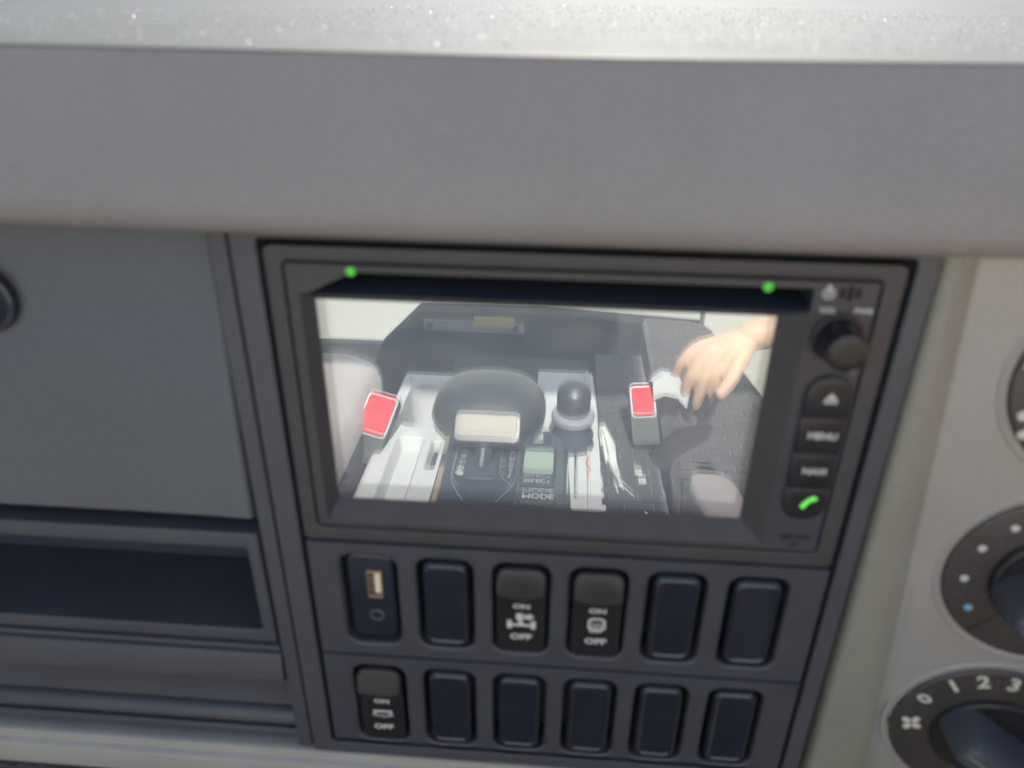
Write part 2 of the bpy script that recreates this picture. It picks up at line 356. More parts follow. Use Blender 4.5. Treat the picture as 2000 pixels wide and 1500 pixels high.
mb.loft([circ(*c0, 11.2, 2.6), circ(*c0, 11.0, .7), circ(*c0, 10.4, .2), circ(*c0, 9.4, .1), circ(*c0, 8, .4), circ(*c0, 4, .6)], False, True); mb.build('round_latch', 'gloss', u)

# ================================================================== RADIO
rad_ = thing('car_radio', 'black car radio with reflective colour screen in the middle of the dashboard', 'car radio', (94, 111, 0))
mb = MB(); frame(mb, (.6, 187.4, .8, 111.2), (6.0, 181.4, 5.6, 105.2), .2, 20, 8, 2.2, 2.0, .8, n=7); mb.build('mounting_frame', 'face', rad_)
# front face, with the screen opening on the left and the button column on the right
F0, F1, F2, F3 = 6.5, 180.9, 6.1, 104.7
mb = MB()
# ring: outer face border -> bezel opening (0 depth) ; slopes to the glass at z=5
op = (10.2, 161.8, 17.0, 102.2); gl = (13.7, 154.6, 19.4, 95.2)
def rect(x0, x1, y0, y1, z): return [(x1, y1, z), (x0, y1, z), (x0, y0, z), (x1, y0, z)]
mb.loft([rr(F0, F1, F2, F3, 1.8, 9), rr(F0, F1, F2, F3, 1.8, .7), rr(F0+.3, F1-.3, F2+.3, F3-.3, 1.6, .3)])
mb.loft([rect(162.4, F1-.35, F2+.35, F3-.35, .3)], False, True)                      # right column
mb.loft([rect(F0+.35, 10.2, F2+.35, F3-.35, .3)], False, True)
mb.loft([rect(10.2, 162.4, F2+.35, 8.6, .3)], False, True)
mb.loft([rect(10.2, 162.4, 102.2, F3-.35, .3)], False, True)
mb.build('front_face', 'face', rad_, sharp=30)
mb = MB()
def quad(a, b, c, d): mb.loft([[a, b, c, d]], False, True)
zg = 5.0; zd = .3
quad((10.2, 102.2, zd), (162.4, 102.2, zd), (154.6, 95.2, zg), (13.7, 95.2, zg))
quad((162.4, 15.8, zd), (162.4, 102.2, zd), (154.6, 95.2, zg), (154.6, 19.4, zg))
quad((10.2, 15.8, zd), (10.2, 102.2, zd), (13.7, 95.2, zg), (13.7, 19.4, zg))
quad((10.2, 15.8, zd), (162.4, 15.8, zd), (154.6, 19.4, zg), (13.7, 19.4, zg))
# turned-in lip behind the glass edge
for a, b in (((13.7, 95.2), (154.6, 95.2)), ((154.6, 95.2), (154.6, 19.4)), ((154.6, 19.4), (13.7, 19.4)), ((13.7, 19.4), (13.7, 95.2))):
    quad((*a, zg), (*b, zg), (*b, 5.6), (*a, 5.6))
mb.build('screen_bezel', 'face', rad_, sharp=10)
# disc slot
mb = MB()
quad((10.2, 8.6, .3), (162.4, 8.6, .3), (162.4, 9.6, 24), (26.5, 9.6, 24))           # roof
quad((10.2, 15.8, .3), (162.4, 15.8, .3), (162.4, 15.0, 24), (26.5, 15.0, 24))
quad((162.4, 8.6, .3), (162.4, 15.8, .3), (162.4, 15.0, 24), (162.4, 9.6, 24))
quad((26.5, 9.6, 24), (162.4, 9.6, 24), (162.4, 15.0, 24), (26.5, 15.0, 24))
mb.build('disc_slot', 'dark', rad_, sharp=10)
mb = MB(); quad((10.2, 8.6, .3), (10.2, 15.8, .3), (26.6, 15.0, 24), (26.6, 9.6, 24)); quad((10.2, 8.6, .25), (10.2, 15.8, .25), (13, 15.8, .6), (27, 9.2, 1.8)); mb.build('slot_wedge', 'face', rad_, sharp=10)
# screen
mb = MB(); mb.loft([rect(13.7, 154.6, 19.4, 95.2, zg+.05)], False, True); g1 = mb.build('touch_glass', 'frontglass', rad_, recalc=False, smooth=False)
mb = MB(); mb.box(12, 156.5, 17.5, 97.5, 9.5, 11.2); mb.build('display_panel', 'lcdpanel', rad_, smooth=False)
# indicator lamps
for lx, ly in ((27.0, 8.3), (149.2, 8.5)):
    mb = MB(); mb.loft([circ(lx, ly, 1.45, .6, 16), circ(lx, ly, 1.45, -.05, 16), circ(lx, ly, 1.1, -.35, 16), circ(lx, ly, .3, -.45, 16)], False, True); mb.build('indicator_lamp', 'green', rad_)
# microphone mark and holes
mb = MB(); c = (166.6, 9.9)
mb.loft([circ(c[0], c[1], 1.75, .25, 24), circ(c[0], c[1], 1.75, .2, 24), circ(c[0], c[1], 1.25, .2, 24), circ(c[0], c[1], 1.25, .25, 24)])
mb.prism([(c[0]-.45, c[1]-1.0), (c[0]+.45, c[1]-1.0), (c[0]+.45, c[1]+.4), (c[0]-.45, c[1]+.4)], .18, .28)
mb.prism([(c[0]-1.0, c[1]-2.1), (c[0]-.1, c[1]-2.7), (c[0]+.6, c[1]-2.1), (c[0]+.1, c[1]-1.6)], .2, .28)
mb.build('microphone_mark', 'print', rad_)
for i, x in enumerate((170.4, 172.6, 174.8)):
    h = 1.6 + (.8 if i == 1 else 0)
    mb = MB(); plate(mb, x-.75, x+.75, 9.6-h, 9.6+h, .16, .32, .6, .05); mb.build('microphone_slit', 'slit', rad_)
text('VOL', 1.75, IDX, 167.2, 15.1, .2, rad_, bold=.03, sx=1.05); text('PWR', 1.75, IDX, 177.6, 15.0, .2, rad_, bold=.03, sx=1.05)
# volume knob
kx, ky = 171.6, 23.6
mb = MB(); mb.loft([circ(kx, ky, 7.6, .3), circ(kx, ky, 7.6, -.3), circ(kx, ky, 7.2, -.7), circ(kx, ky, 6.6, -.8), circ(kx, ky, 6.35, -1.2), circ(kx, ky, 6.1, -9.8), circ(kx, ky, 5.9, -10.6), circ(kx, ky, 5.4, -11.0), circ(kx, ky, 3, -11.15)], False, True)
mb.build('volume_knob', 'rocker', rad_, sharp=45)
text('c', 1.1, IDX, 178.4, 34.4, .2, rad_, name='knob_mark', bold=.02)
# button column
bx0, bx1 = 165.8, 180.1
segs = [(36.0, 49.7), (50.5, 63.0), (63.8, 76.4), (77.2, 90.0)]
mb = MB(); plate(mb, bx0-.8, bx1+.7, 35.2, 90.9, .12, .3, 7.8, .05, n=9); mb.build('button_well', 'dark', rad_)
for i, (a, b) in enumerate(segs):
    mb = MB(); R0 = 6.8; pts = []
    N = 10
    if i == 0: pts = [(bx1, b), (bx0, b)] + [(bx0+R0+R0*cos(rad(t_)), a+R0+R0*sin(rad(t_))) for t_ in range(180, 271, 9)] + [(bx1-R0+R0*cos(rad(t_)), a+R0+R0*sin(rad(t_))) for t_ in range(270, 361, 9)]
    elif i == 3: pts = [(bx1-R0+R0*cos(rad(t_)), b-R0+R0*sin(rad(t_))) for t_ in range(0, 91, 9)] + [(bx0+R0+R0*cos(rad(t_)), b-R0+R0*sin(rad(t_))) for t_ in range(90, 181, 9)] + [(bx0, a), (bx1, a)]
    else: pts = [(bx1, b), (bx0, b), (bx0, a), (bx1, a)]
    cxm, cym = (bx0+bx1)/2, (a+b)/2
    sc = lambda s, z: [(cxm+(x-cxm)*(1-s/7.2), cym+(y-cym)*(1-s/6.5), z) for x, y in pts]
    mb.loft([sc(0, .3), sc(0, -.55), sc(.2, -.9), sc(.6, -1.1), sc(3, -1.2)], False, True)
    bt = mb.build('push_button', 'rocker', rad_, sharp=50)
    z = -1.28
    if i == 0:
        mb = MB(); x, y = 173.6, 43.2
        mb.prism([(x-2.1, y+.7), (x, y-1.7), (x+2.1, y+.7)], z, z+.3); mb.prism([(x-2.1, y+1.1), (x+2.1, y+1.1), (x+2.1, y+1.9), (x-2.1, y+1.9)], z, z+.3)
        mb.build('eject_symbol', 'print', bt)
    elif i == 1: text('MENU', 2.5, IDX, 173.6, 56.9, z, bt, sx=1.02, bold=.035)
    elif i == 2: text('NAVI', 2.5, IDX, 173.6, 70.3, z, bt, sx=1.02, bold=.035)
    else:
        mb = MB(); x, y = 174.0, 82.7
        arc = [(x-2.3, y+1.9), (x-1.5, y+2.6), (x-.7, y+2.0), (x-.5, y+1.2), (x+1.0, y-.6), (x+1.9, y-.7), (x+2.7, y-1.3), (x+2.3, y-2.3), (x+1.4, y-2.7), (x+.2, y-2.1), (x-1.5, y-.3), (x-2.4, y+1.1)]
        mb.prism(arc, z, z+.3); mb.build('phone_symbol', 'greenk', bt)
# card flap
mb = MB(); frame(mb, (165.3, 180.4, 92.6, 104.0), (166.3, 179.5, 93.8, 103.0), .18, .32, .32, .8, .6, .05); mb.build('card_flap_edge', 'dark', rad_)
mb = MB(); plate(mb, 166.3, 179.5, 93.8, 103.0, .0, .3, .6, .25); cf = mb.build('card_flap', 'face', rad_)
mb = MB(); plate(mb, 168.5, 177.0, 94.0, 95.1, -.06, .2, .3, .05); mb.build('nail_slot', 'dark', cf)
text('MICRO', 2.2, IDX, 172.9, 98.1, -.08, cf, m='rocker', sx=1.1); text('SD', 1.8, IDX, 172.9, 101.2, -.08, cf, m='rocker')

# ================================================================== SWITCH PANELS
CX = [22.7, 51.3, 79.7, 108.0, 136.2, 165.0]
def switch_panel(y0, y1, hy0, hy1, label):
    p = thing('switch_panel', label, 'switch panel', (94, y1, 2))
    mb = MB(); xe = [.9] + [(a+b)/2 for a, b in zip(CX, CX[1:])] + [187.5]
    for k, cx in enumerate(CX):
        r = lambda d, z, rr_=5.2: rr(cx-10.6-d, cx+10.6+d, hy0-d, hy1+d, rr_+d, z, 9)
        x0, x1 = xe[k], xe[k+1]
        mb.loft([lrect(x0, x1, y0+.6, y1-.6, .8), r(2.4, .8), r(1.5, .8), r(.8, .95), r(.3, 1.35), r(0, 2.1), r(0, 14)])
    for (a, b, c, d) in ((.9, 187.5, y0, y0+.6), ):
        mb.loft([[(a, y0, 4), (b, y0, 4)], [(a, y0, 1.2), (b, y0, 1.2)], [(a, y0+.3, .75), (b, y0+.3, .75)], [(a, y0+.57, .78), (b, y0+.57, .78)]], closed=False)
        mb.loft([[(a, y1-.57, .78), (b, y1-.57, .78)], [(a, y1-.2, 1.0), (b, y1-.2, 1.0)], [(a, y1, 4), (b, y1, 4)]], closed=False)
    mb.build('panel_plate', 'switchplate', p, sharp=40)
    mb = MB(); mb.box(1, 187, y0+1, y1-1, 13, 13.8); mb.build('panel_back', 'dark', p)
switch_panel(112.4, 169.2, 118.4, 162.4, 'upper switch panel directly under the radio, with the usb socket at its left end')
switch_panel(169.9, 221.2, 175.6, 219.6, 'lower switch panel beneath the upper switch row, above the pale trim')

def rock(u, v):
    vr = .25 + .055*(1-u*u)
    if v < vr: return 1.0 + 2.8*(v/vr)**.8
    k = min(1, (v-vr)/.10); k = k*k*(3-2*k)
    return 3.8 - 3.0*k + .5*max(0, v-.5)
def rocker(cx, y0, y1, label, icon):
    t_ = thing('rocker_switch', label, 'switch', (cx, (y0+y1)/2, 1), 'rocker switches with white markings')
    mb = MB(); dome(mb, cx-9.4, cx+9.4, y0+.9, y1-1.0, 4.6, 1.0, 11, rock, 1.5); b = mb.build('rocker', 'rocker', t_, sharp=60)
    z = .16
    h = y1-y0; text('ON', 2.3, IDX, cx+.2, y0+h*.44, z-.12, b, sx=1.35, bold=.035)
    text('OFF', 3.0, IDX, cx+.3, y0+h*.785, z-.32, b, sx=1.22, bold=.04)
    mb = MB(); y = y0+h*.61; x = cx+.3; z0, z1 = z-.20, z+.1
    if icon == 'pto':
        mb.prism([(x-2.0, y-4.0), (x+.6, y-4.0), (x+.6, y-1.0), (x+.2, y+.2), (x+1.4, y+1.3), (x-1.4, y+1.3), (x-.8, y-.4), (x-2.0, y-.8)], z0, z1)
        mb.prism([(x+.9, y-3.4), (x+2.8, y-3.4), (x+2.8, y-4.3), (x+4.8, y-2.4), (x+2.8, y-.6), (x+2.8, y-1.4), (x+.9, y-1.4)], z0, z1)
        mb.prism([(x-4.2, y+1.3), (x+4.2, y+1.3), (x+4.2, y+2.4), (x-4.2, y+2.4)], z0-.01, z1)
        for s in (-1, 1): mb.prism([(x+s*4.5-.9, y-.4), (x+s*4.5+.9, y-.4), (x+s*4.5+.9, y+3.6), (x+s*4.5-.9, y+3.6)], z0-.02, z1)
    elif icon == 'mirror':
        mb.loft([rr(x-3.3, x+3.3, y-3.9, y+2.6, 2.0, z1), rr(x-3.3, x+3.3, y-3.9, y+2.6, 2.0, z0), rr(x-2.4, x+2.4, y-3.0, y+1.7, 1.3, z0), rr(x-2.4, x+2.4, y-3.0, y+1.7, 1.3, z1)])
        for k in (-1, 0, 1):
            q = [(x+k*1.5+.45*sin(i*1.1)-.08*i, y-1.6+i*.85) for i in range(7)]
            mb.loft([[(a-.32, b_, z0-.01) for a, b_ in q], [(a+.32, b_, z0-.01) for a, b_ in q]], closed=False)
    else:
        mb.prism([(x-4.2, y-2.0), (x+4.2, y-2.0), (x+3.6, y-.9), (x+4.2, y+.4), (x+2.7, y+.2), (x+2.7, y-.9), (x-2.7, y-.9), (x-2.7, y+.2), (x-4.2, y+.4), (x-3.6, y-.9)], z0, z1)
        for k in range(-3, 4):
            q = k*1.1; mb.prism([(x+q-.26, y+.6), (x+q+.26, y+.6), (x+q*1.35+.26, y+2.3-.12*k*k), (x+q*1.35-.26, y+2.3-.12*k*k)], z0, z1)
    mb.build('symbol', 'print', b, smooth=False)
    return t_
U, L_ = (118.4, 162.4), (175.6, 219.6)
def blank_z(u, v): return 0.0
def blank(cx, y0, y1, label, d=.0):
    t_ = thing('blank_switch_cover', label, 'blank cover', (cx, (y0+y1)/2, 2), 'blank switch covers')
    mb = MB(); x0, x1 = cx-8.7, cx+8.7; a, b = y0+1.4, y1-1.2
    zz = .5+d; rings = [rr(x0, x1, a, b, 4.0, 12, 9), rr(x0, x1, a, b, 4.0, zz+2.6, 9), rr(x0+.3, x1-.3, a+.4, b-.3, 3.8, zz+1.3, 9), rr(x0+.9, x1-.9, a+1.3, b-.8, 3.4, zz+.35, 9), rr(x0+1.5, x1-1.5, a+2.3, b-1.4, 3.0, zz, 9),
             rr(x0+1.9, x1-1.9, a+3.0, b-1.9, 2.7, zz+.05, 9), rr(x0+2.3, x1-2.3, a+3.6, b-2.3, 2.4, zz+.5, 9), rr(x0+2.9, x1-2.9, a+4.2, b-2.9, 2.0, zz+.6, 9)]
    mb.loft(rings, False, True); mb.build('cover_cap', 'gloss', t_, sharp=50); return t_

# usb socket
us = thing('usb_socket', 'black insert with gold usb port above a small round audio jack', 'usb socket', (CX[0], 140, 2))
cx = CX[0]
mb = MB(); cell = (cx-9.2, cx+9.2); plate(mb, cx-9.2, cx+9.2, U[0]+1, U[1]-1, 3.0, 12, 4.2, 1.6, n=8); fc = mb.build('insert_face', 'gloss', us, sharp=50)
ux0, ux1, uy0, uy1 = cx-1.4, cx+4.6, 127.0, 140.0
mb = MB(); frame(mb, (ux0, ux1, uy0, uy1), (ux0+.75, ux1-.75, uy0+.7, uy1-.9), 2.2, 3.2, 3.1, .6, .4, .2); mb.build('port_shell', 'gold', us)
mb = MB(); mb.box(ux0+.7, ux1-.7, uy0+.7, uy1-.9, 2.9, 3.05); mb.build('port_cavity', 'dark', us)
mb = MB(); plate(mb, cx+1.5, cx+3.9, uy0+1.1, uy1-2.4, 2.35, 2.95, .5, .2); mb.build('port_tongue', 'tongue', us)
mb = MB()
for k in range(3): mb.box(cx-.4, cx+.4, uy0+3+k*2.6, uy0+4.2+k*2.6, 2.7, 2.92)
mb.build('port_contacts', 'gold', us)
jx, jy = cx+1.2, 149.4
mb = MB(); mb.loft([circ(jx, jy, 3.0, 3.1, 24), circ(jx, jy, 3.0, 2.8, 24), circ(jx, jy, 2.5, 2.5, 24), circ(jx, jy, 1.9, 2.6, 24), circ(jx, jy, 1.7, 3.05, 24)]); mb.build('audio_jack', 'frame', us)
mb = MB(); mb.loft([circ(jx, jy, 1.75, 2.96, 20)], False, True); mb.build('jack_hole', 'slit', us)

blank(CX[1], *U, 'blank black switch cover beside the usb socket, in the upper row')
rocker(CX[2], *U, 'rocker switch marked ON and OFF with a vehicle and axle symbol', 'pto')
rocker(CX[3], *U, 'rocker switch marked ON and OFF with a heated mirror symbol', 'mirror')
blank(CX[4], *U, 'blank switch cover right of the heated mirror switch in the upper row', 0)
blank(CX[5], *U, 'blank switch cover at the right end of the upper row', 0)
rocker(CX[0], *L_, 'rocker switch marked ON and OFF with a lamp symbol, left end of the lower row', 'lamp')
for k, s in ((1, 'blank switch cover right of the lamp switch in the lower row'), (2, 'blank switch cover below the vehicle symbol switch, lower row'), (3, 'blank switch cover below the heated mirror switch, lower row'),
             (4, 'blank switch cover second from the right end of the lower row'), (5, 'blank switch cover at the right end of the lower row')):
    blank(CX[k], *L_, s)

# ================================================================== CLIMATE DIALS
def dial(cy, label, kind, cx=256.6):
    t_ = thing('climate_dial', label, 'dial', (cx, cy, -6), 'round climate dials on the silver panel')
    X = turned(cx, cy)
    mb = MB(X); mb.loft([circ(0, 0, r_, z_, 72) for r_, z_ in ((36.6, .25), (36.2, -.25), (35.6, -.5), (35.0, -.45), (34.3, -.1), (34.0, .3))]); mb.build('dial_ring', 'hvac', t_, sharp=60)
    mb = MB(X); mb.loft([circ(0, 0, r_, z_, 72) for r_, z_ in ((34.4, .25), (33.6, .1), (33.1, -.8), (32.3, -1.25), (20, -1.5))], False, True); mb.build('dial_plate', 'dialface', t_, sharp=50)
    mb = MB(X); mb.loft([circ(0, 0, r_, z_, 64) for r_, z_ in ((19.6, -1.4), (19.4, -2.8), (18.6, -3.6), (17.6, -3.9), (16.8, -3.4), (16, -3.2))], False, True); kn = mb.build('knob_collar', 'rocker', t_, sharp=60)
    rot = {'fan': rad(33), 'temp': rad(-27), 'vent': rad(-60)}[kind]
    Y = turned(cx, cy, rot=rot)
    mb = MB(Y); rings = []
    for z_, hw, hl in ((-3.2, 8.2, 19.0), (-6, 7.6, 18.6), (-12, 6.6, 18.0), (-16, 5.8, 17.4), (-18.4, 4.9, 16.6), (-19.4, 3.8, 15.5), (-19.5, 1.4, 13.6)):
        rings.append(rr(-hl, hl, -hw, hw, hw*.75, z_, 8))
    mb.loft(rings, False, True); g = mb.build('knob_grip', 'frame', t_, sharp=60)
    mb = MB(Y); plate(mb, -15, 9, -.28, .28, -19.75, -19.3, .3, .1); mb.build('groove_highlight', 'hvac', g)  # pale strip standing for the highlight along the groove of the grip
    def put(s, ang, r_=28.2, size=6.0, m='printwarm', tilt=True, bold=.035):
        a = rad(ang); px, py = r_*cos(a), -r_*sin(a)
        Z = turned(cx, cy)
        th_ = rad(90-ang)
        def xf(p, q, c): return Z(px + p*cos(th_) - q*sin(th_), py + p*sin(th_) + q*cos(th_), c)
        return xf
    if kind == 'fan':
        for s, a in (('0', 151), ('1', 127), ('2', 107), ('3', 87), ('4', 62)):
            if s == '4': pass
            text(s, 6.2 if s != '0' else 5.6, put(s, a, 28.4), 0, 0, -1.56, t_, name='numeral', m='printwarm' if s != '0' else 'print', sx=1.05, bold=.03)
        mb = MB(put('f', 180, 26.2))
        for k in range(4):
            a = PI/2*k+.5; pts = []
            for i in range(12):
                b_ = 2*PI*i/12; pts.append((2.3*cos(a)+1.75*cos(b_)*cos(a)-1.35*sin(b_)*sin(a), 2.3*sin(a)+1.75*cos(b_)*sin(a)+1.35*sin(b_)*cos(a)))
            mb.prism(pts, -1.58+.004*k, -1.5)
        mb.build('fan_symbol', 'printwarm', t_, smooth=False)
    elif kind == 'temp':
        for a, m in ((131, 'print'), (157, 'print'), (186, 'print'), (214, 'blue'), (105, 'print'), (80, 'print')):
            mb = MB(put('', a, 26.8)); mb.loft([circ(0, 0, 1.35, -1.45, 20), circ(0, 0, 1.35, -1.58, 20)], False, True); mb.build('scale_dot', m, t_)
        mb = MB(put('', 232, 26)); mb.prism([(-.2, -6.4), (.2, -6.4), (.2, 6.4), (-.2, 6.4)], -1.55, -1.45); mb.build('scale_line', 'rocker', t_)
    else:
        for a, r_, w_, h_ in ((172, 29.6, 1.6, 2.2), (204, 29.6, 1.7, 1.7), (216, 30.0, 1.5, 3.0)):
            mb = MB(put('', a, r_)); mb.loft([rr(-w_, w_, -h_, h_, 1.2, -1.45), rr(-w_, w_, -h_, h_, 1.2, -1.58)], False, True); mb.build('airflow_mark', 'printwarm', t_)
dial(33.0, 'uppermost round climate dial at the right edge with ivory airflow marks', 'vent')
dial(106.0, 'middle round climate dial with white scale dots and one blue dot', 'temp')
dial(181.3, 'lowest round climate dial numbered 0 1 2 3 with a fan symbol', 'fan')

# ================================================================== THE CAB BEHIND THE CAMERA (seen mirrored in the screen)
P = flat(400)
# centre console moulding
con = thing('centre_console', 'pale grey moulded centre console with cup bowl and long tray beside the gear selector', 'console', (0, 520, -520))
mb = MB(P)
def tray(x0, x1, b0, b1, hole, rh, dep, top=0, topx=None):
    h0, h1, h2, h3 = hole
    r = lambda d, z: rr(h0-d, h1+d, h2-d, h3+d, max(.5, rh+d), z, 9)
    mb.loft([lrect(x0, x1, b0, b1, top), r(3, top), r(1.2, top-.5), r(0, top-2.5), r(-3, top-dep*.8), r(-5, top-dep)], False, True)
tray(-110, -36, 527, 668, (-100, -56, 538, 640), 20, 70, 0)
tray(-110, -56, 300, 527, (-92, -62, 330, 514), 7, 16, 0)
tray(-56, -36, 300, 527, (-51, -41, 452, 508), 2.5, 26, 0)
# outer rounded flank, left
mb.loft([[(-110, b, 0), (-113, b, -1), (-115.5, b, -4), (-118-.03*(668-b), b, -40), (-120-.05*(668-b), b, -300)] for b in range(300, 669, 23)], closed=False)
mb.loft([[(-110, 668, 0), (-36, 668, 0)], [(-110, 671, -2), (-36, 671, -2)], [(-110, 673, -8), (-36, 673, -8)], [(-110, 676, -300), (-36, 676, -300)]], closed=False)
mb.build('left_moulding', 'white', con, sharp=50)
mb = MB(P); mb.loft([[(60, b, -3), (62, b, 0), (130+(676-b)*.04, b, 0), (134+(676-b)*.045, b, -2), (137+(676-b)*.05, b, -8), (142+(676-b)*.06, b, -300)] for b in range(300, 700, 23)], closed=False)
mb.build('right_moulding', 'white', con, sharp=50)
mb = MB(P); plate(mb, 124, 127, 320, 690, 3, -2, 1.2, 1.0); mb.build('side_rib', 'white', con)
mb = MB(P); mb.box(-60, 130, 300, 760, -60, -14); mb.box(-36, 62, 520, 700, -8, -1.5); mb.build('console_core', 'bunk', con)

# selector housing (black gate) between the mouldings
gs = thing('gear_selector', 'black automatic gear selector with wide satin plate on its handle', 'gear selector', (15, 400, -440))
mb = MB(P); rings = []
hz = lambda b: 7 + 10*(b-300)/250
mb.loft([[(-34, b, -20), (-33, b, hz(b)-3), (-31.5, b, hz(b)-.6), (-30, b, hz(b)), (52, b, hz(b)), (53, b, hz(b)-1), (53, b, -20)] for b in (300, 340, 380, 420, 460, 500, 532, 536)] + [[(x_, 540, z_) for x_, z_ in ((-34, -20), (-33, -18), (-31.5, -16), (-30, -15), (52, -15), (53, -16), (53, -20))]], closed=False)
mb.build('gate_housing', 'conblack', gs, sharp=40)
mb = MB(P); mb.loft([[(-33.5, b, hz(b)-4), (-31, b, hz(b)+.3), (-27.5, b, hz(b)+.8), (-26, b, hz(b)+.2)] for b in (300, 380, 455)], closed=False); mb.build('gold_strip', 'speckle', gs)
mb = MB(P); mb.loft([[(-33.5, b, hz(b)-4), (-32, b, hz(b)+.3), (-29.5, b, hz(b)+.8), (-28, b, hz(b)+.2)] for b in (478, 500, 526)], closed=False); mb.build('gold_strip', 'speckle', gs)
# raised octagonal line on the gate
def ribbon(mb, q, wdt, h):
    n = len(q); L, Rr = [], []
    for i, p in enumerate(q):
        a = Vector(q[max(i-1, 0)]); b = Vector(q[min(i+1, n-1)]); d = (b-a).normalized(); nn = Vector((-d.y, d.x))*wdt/2
        L.append((p[0]+nn.x, p[1]+nn.y, hz(p[1])+h)); Rr.append((p[0]-nn.x, p[1]-nn.y, hz(p[1])+h))
    mb.loft([[(x, y, z-1) for x, y, z in L], L, Rr, [(x, y, z-1) for x, y, z in Rr]], closed=False)
oc = [(0, 402), (-14, 428), (-17, 440), (-17, 496), (-6, 512), (40, 512), (50, 496), (50, 440), (46, 428), (32, 402)]
mb = MB(P); ribbon(mb, oc, .9, .5); mb.build('gate_outline', 'grey', gs)
mb = MB(P); ribbon(mb, [(32, 500), (32, 450), (38, 440), (46, 430)], .5, .5); ribbon(mb, [(32, 470), (37, 476)], .5, .5); ribbon(mb, [(32, 462), (38, 464)], .5, .5); ribbon(mb, [(32, 454), (38, 450)], .5, .5); mb.build('gate_lines', 'grey', gs)
mb = MB(P); 
rg = [rr(-6, 31, 438, 500, 10, 0, 8), rr(-4, 29, 440, 498, 9, 0, 8), rr(-3, 28, 441, 497, 8, 0, 8)]
mb.loft([[(x, y, hz(y)+h) for x, y, _ in r_] for r_, h in zip(rg, (.1, 2.0, .9))], False, True); mb.build('shift_boot', 'dark', gs)
mb = MB(P); mb.tube([(13, 470, 14), (15, 474, 30), (17, 482, 44)], [11, 9, 9], 20); mb.build('lever', 'conblack', gs)
mb = MB(P); mb.tube([(13, 452, 20), (15, 454, 40)], [2.4, 2.0], 10); mb.build('lever_pin', 'grey', gs)
# handle: broad rounded head with a satin plate facing forward and up
def head(c0, hw, hh, depth, tilt):
    cx, cb, ch = c0
    def f(a, b, c):  # a right, b up the face, c out of the face
        return P(cx+a, cb - (b*-sin(tilt)) - c*cos(tilt), ch + b*cos(tilt) + c*sin(tilt))
    return f
H = head((17, 474, 54), 35, 20, 20, rad(42))
mb = MB(H); rings = [rr(-30, 30, -14, 11, 7, -20, 9), rr(-36, 36, -19, 15, 8, -16, 9), rr(-38, 38, -21, 17, 8, -8, 9), rr(-37.5, 37.5, -20.5, 16.5, 8, -2, 9), rr(-36, 36, -19, 15, 7, 1, 9), rr(-33, 33, -15, 12, 6, 2, 9)]
mb.loft(rings, True, True); mb.build('handle_grip', 'leather', gs, sharp=70)
mb = MB(H); mb.loft([rr(-31, 31, -10.5, 12, 5, 1.8, 9), rr(-31, 31, -10.5, 12, 5, 2.6, 9), rr(-30, 30, -9.5, 11, 4.5, 3.2, 9), rr(-20, 20, -4, 6, 3, 3.6, 9)], False, True); mb.build('handle_plate', 'knobplate', gs, sharp=70)
# gate letters: read by a driver facing forward (+depth is up for the reader)
def gx(h=.7): return lambda a, b, c: P(a, b, hz(b)+h-c)
def ftext(s, size, x, b, parent, m='print', sx=1.0, h=.7, bold=.03, base=None):
    f = (lambda a, q, c: P(a, q, (hz(q) if base is None else base)+h-c))
    return text(s, size, f, x, b, 0, parent, m=m, sx=sx, bold=bold)
for s, b, m in (('R', 488, 'grey'), ('N', 476, 'grey'), ('D', 465, 'grey'), ('S', 455, 'grey'), ('L', 446, 'print')):
    ftext(s, 7.5 if s != 'L' else 6, 43.5, b, gs, m, sx=.8)
ftext('M', 7, -8, 466, gs, 'grey'); ftext('+', 7, -8, 478, gs, 'grey')
mb = MB(gx()); mb.prism([(-14, 447), (-10, 454), (-8, 450), (-4, 450), (-5, 444), (-10, 443)], 0, .5); mb.build('arrow_mark', 'print', gs, smooth=False)

# black display module right of the gate
dm = thing('display_module', 'dark grey module with small green lcd, SELECT and MODE keys, beside the gear selector', 'control module', (76, 400, -440))
mz = 16
mb = MB(P); mb.loft([[(49, b, -10), (50, b, mz-1.5), (51.5, b, mz), (96, b, mz), (99, b, mz-2), (101+(540-b)*.05, b, mz-16), (103+(540-b)*.05, b, -20)] for b in (300, 360, 420, 480, 536)] + [[(49, 541, -10), (50, 541, -10), (51.5, 541, -9), (92, 541, -9), (94, 541, -11), (98, 541, -16), (99, 541, -20)]], closed=False)
mb.build('module_body', 'congrey', dm, sharp=40)
mb = MB(P); frame(mb, (53.5, 91, 440, 498), (56, 88, 450, 492), -mz-2.2, -mz, -mz, 4, 2, .8) if False else mb.loft([rr(53, 91, 445, 500, 5, mz-1, 8), rr(53.4, 90.6, 445.4, 499.6, 5, mz+1.6, 8), rr(56, 88, 450, 493, 3, mz+2.0, 8), rr(56.6, 87.4, 450.6, 492.4, 3, mz+.6, 8)]); mb.build('lcd_frame', 'conblack', dm)
mb = MB(P); mb.loft([rr(56, 88, 450, 493, 3, mz+.7, 8)], False, True); mb.build('lcd_window', 'lcd', dm)
mb = MB(P); mb.loft([rr(54, 90, 428, 443, 3, mz-1, 8), rr(54.4, 89.6, 428.4, 442.6, 3, mz+2.2, 8), rr(56, 88, 430, 441, 2, mz+2.8, 8)], False, True); kb = mb.build('select_key', 'conblack', dm)
ftext('SELECT', 6.2, 72, 435.5, kb, sx=1.0, base=mz+2.8, h=.6, bold=.02)
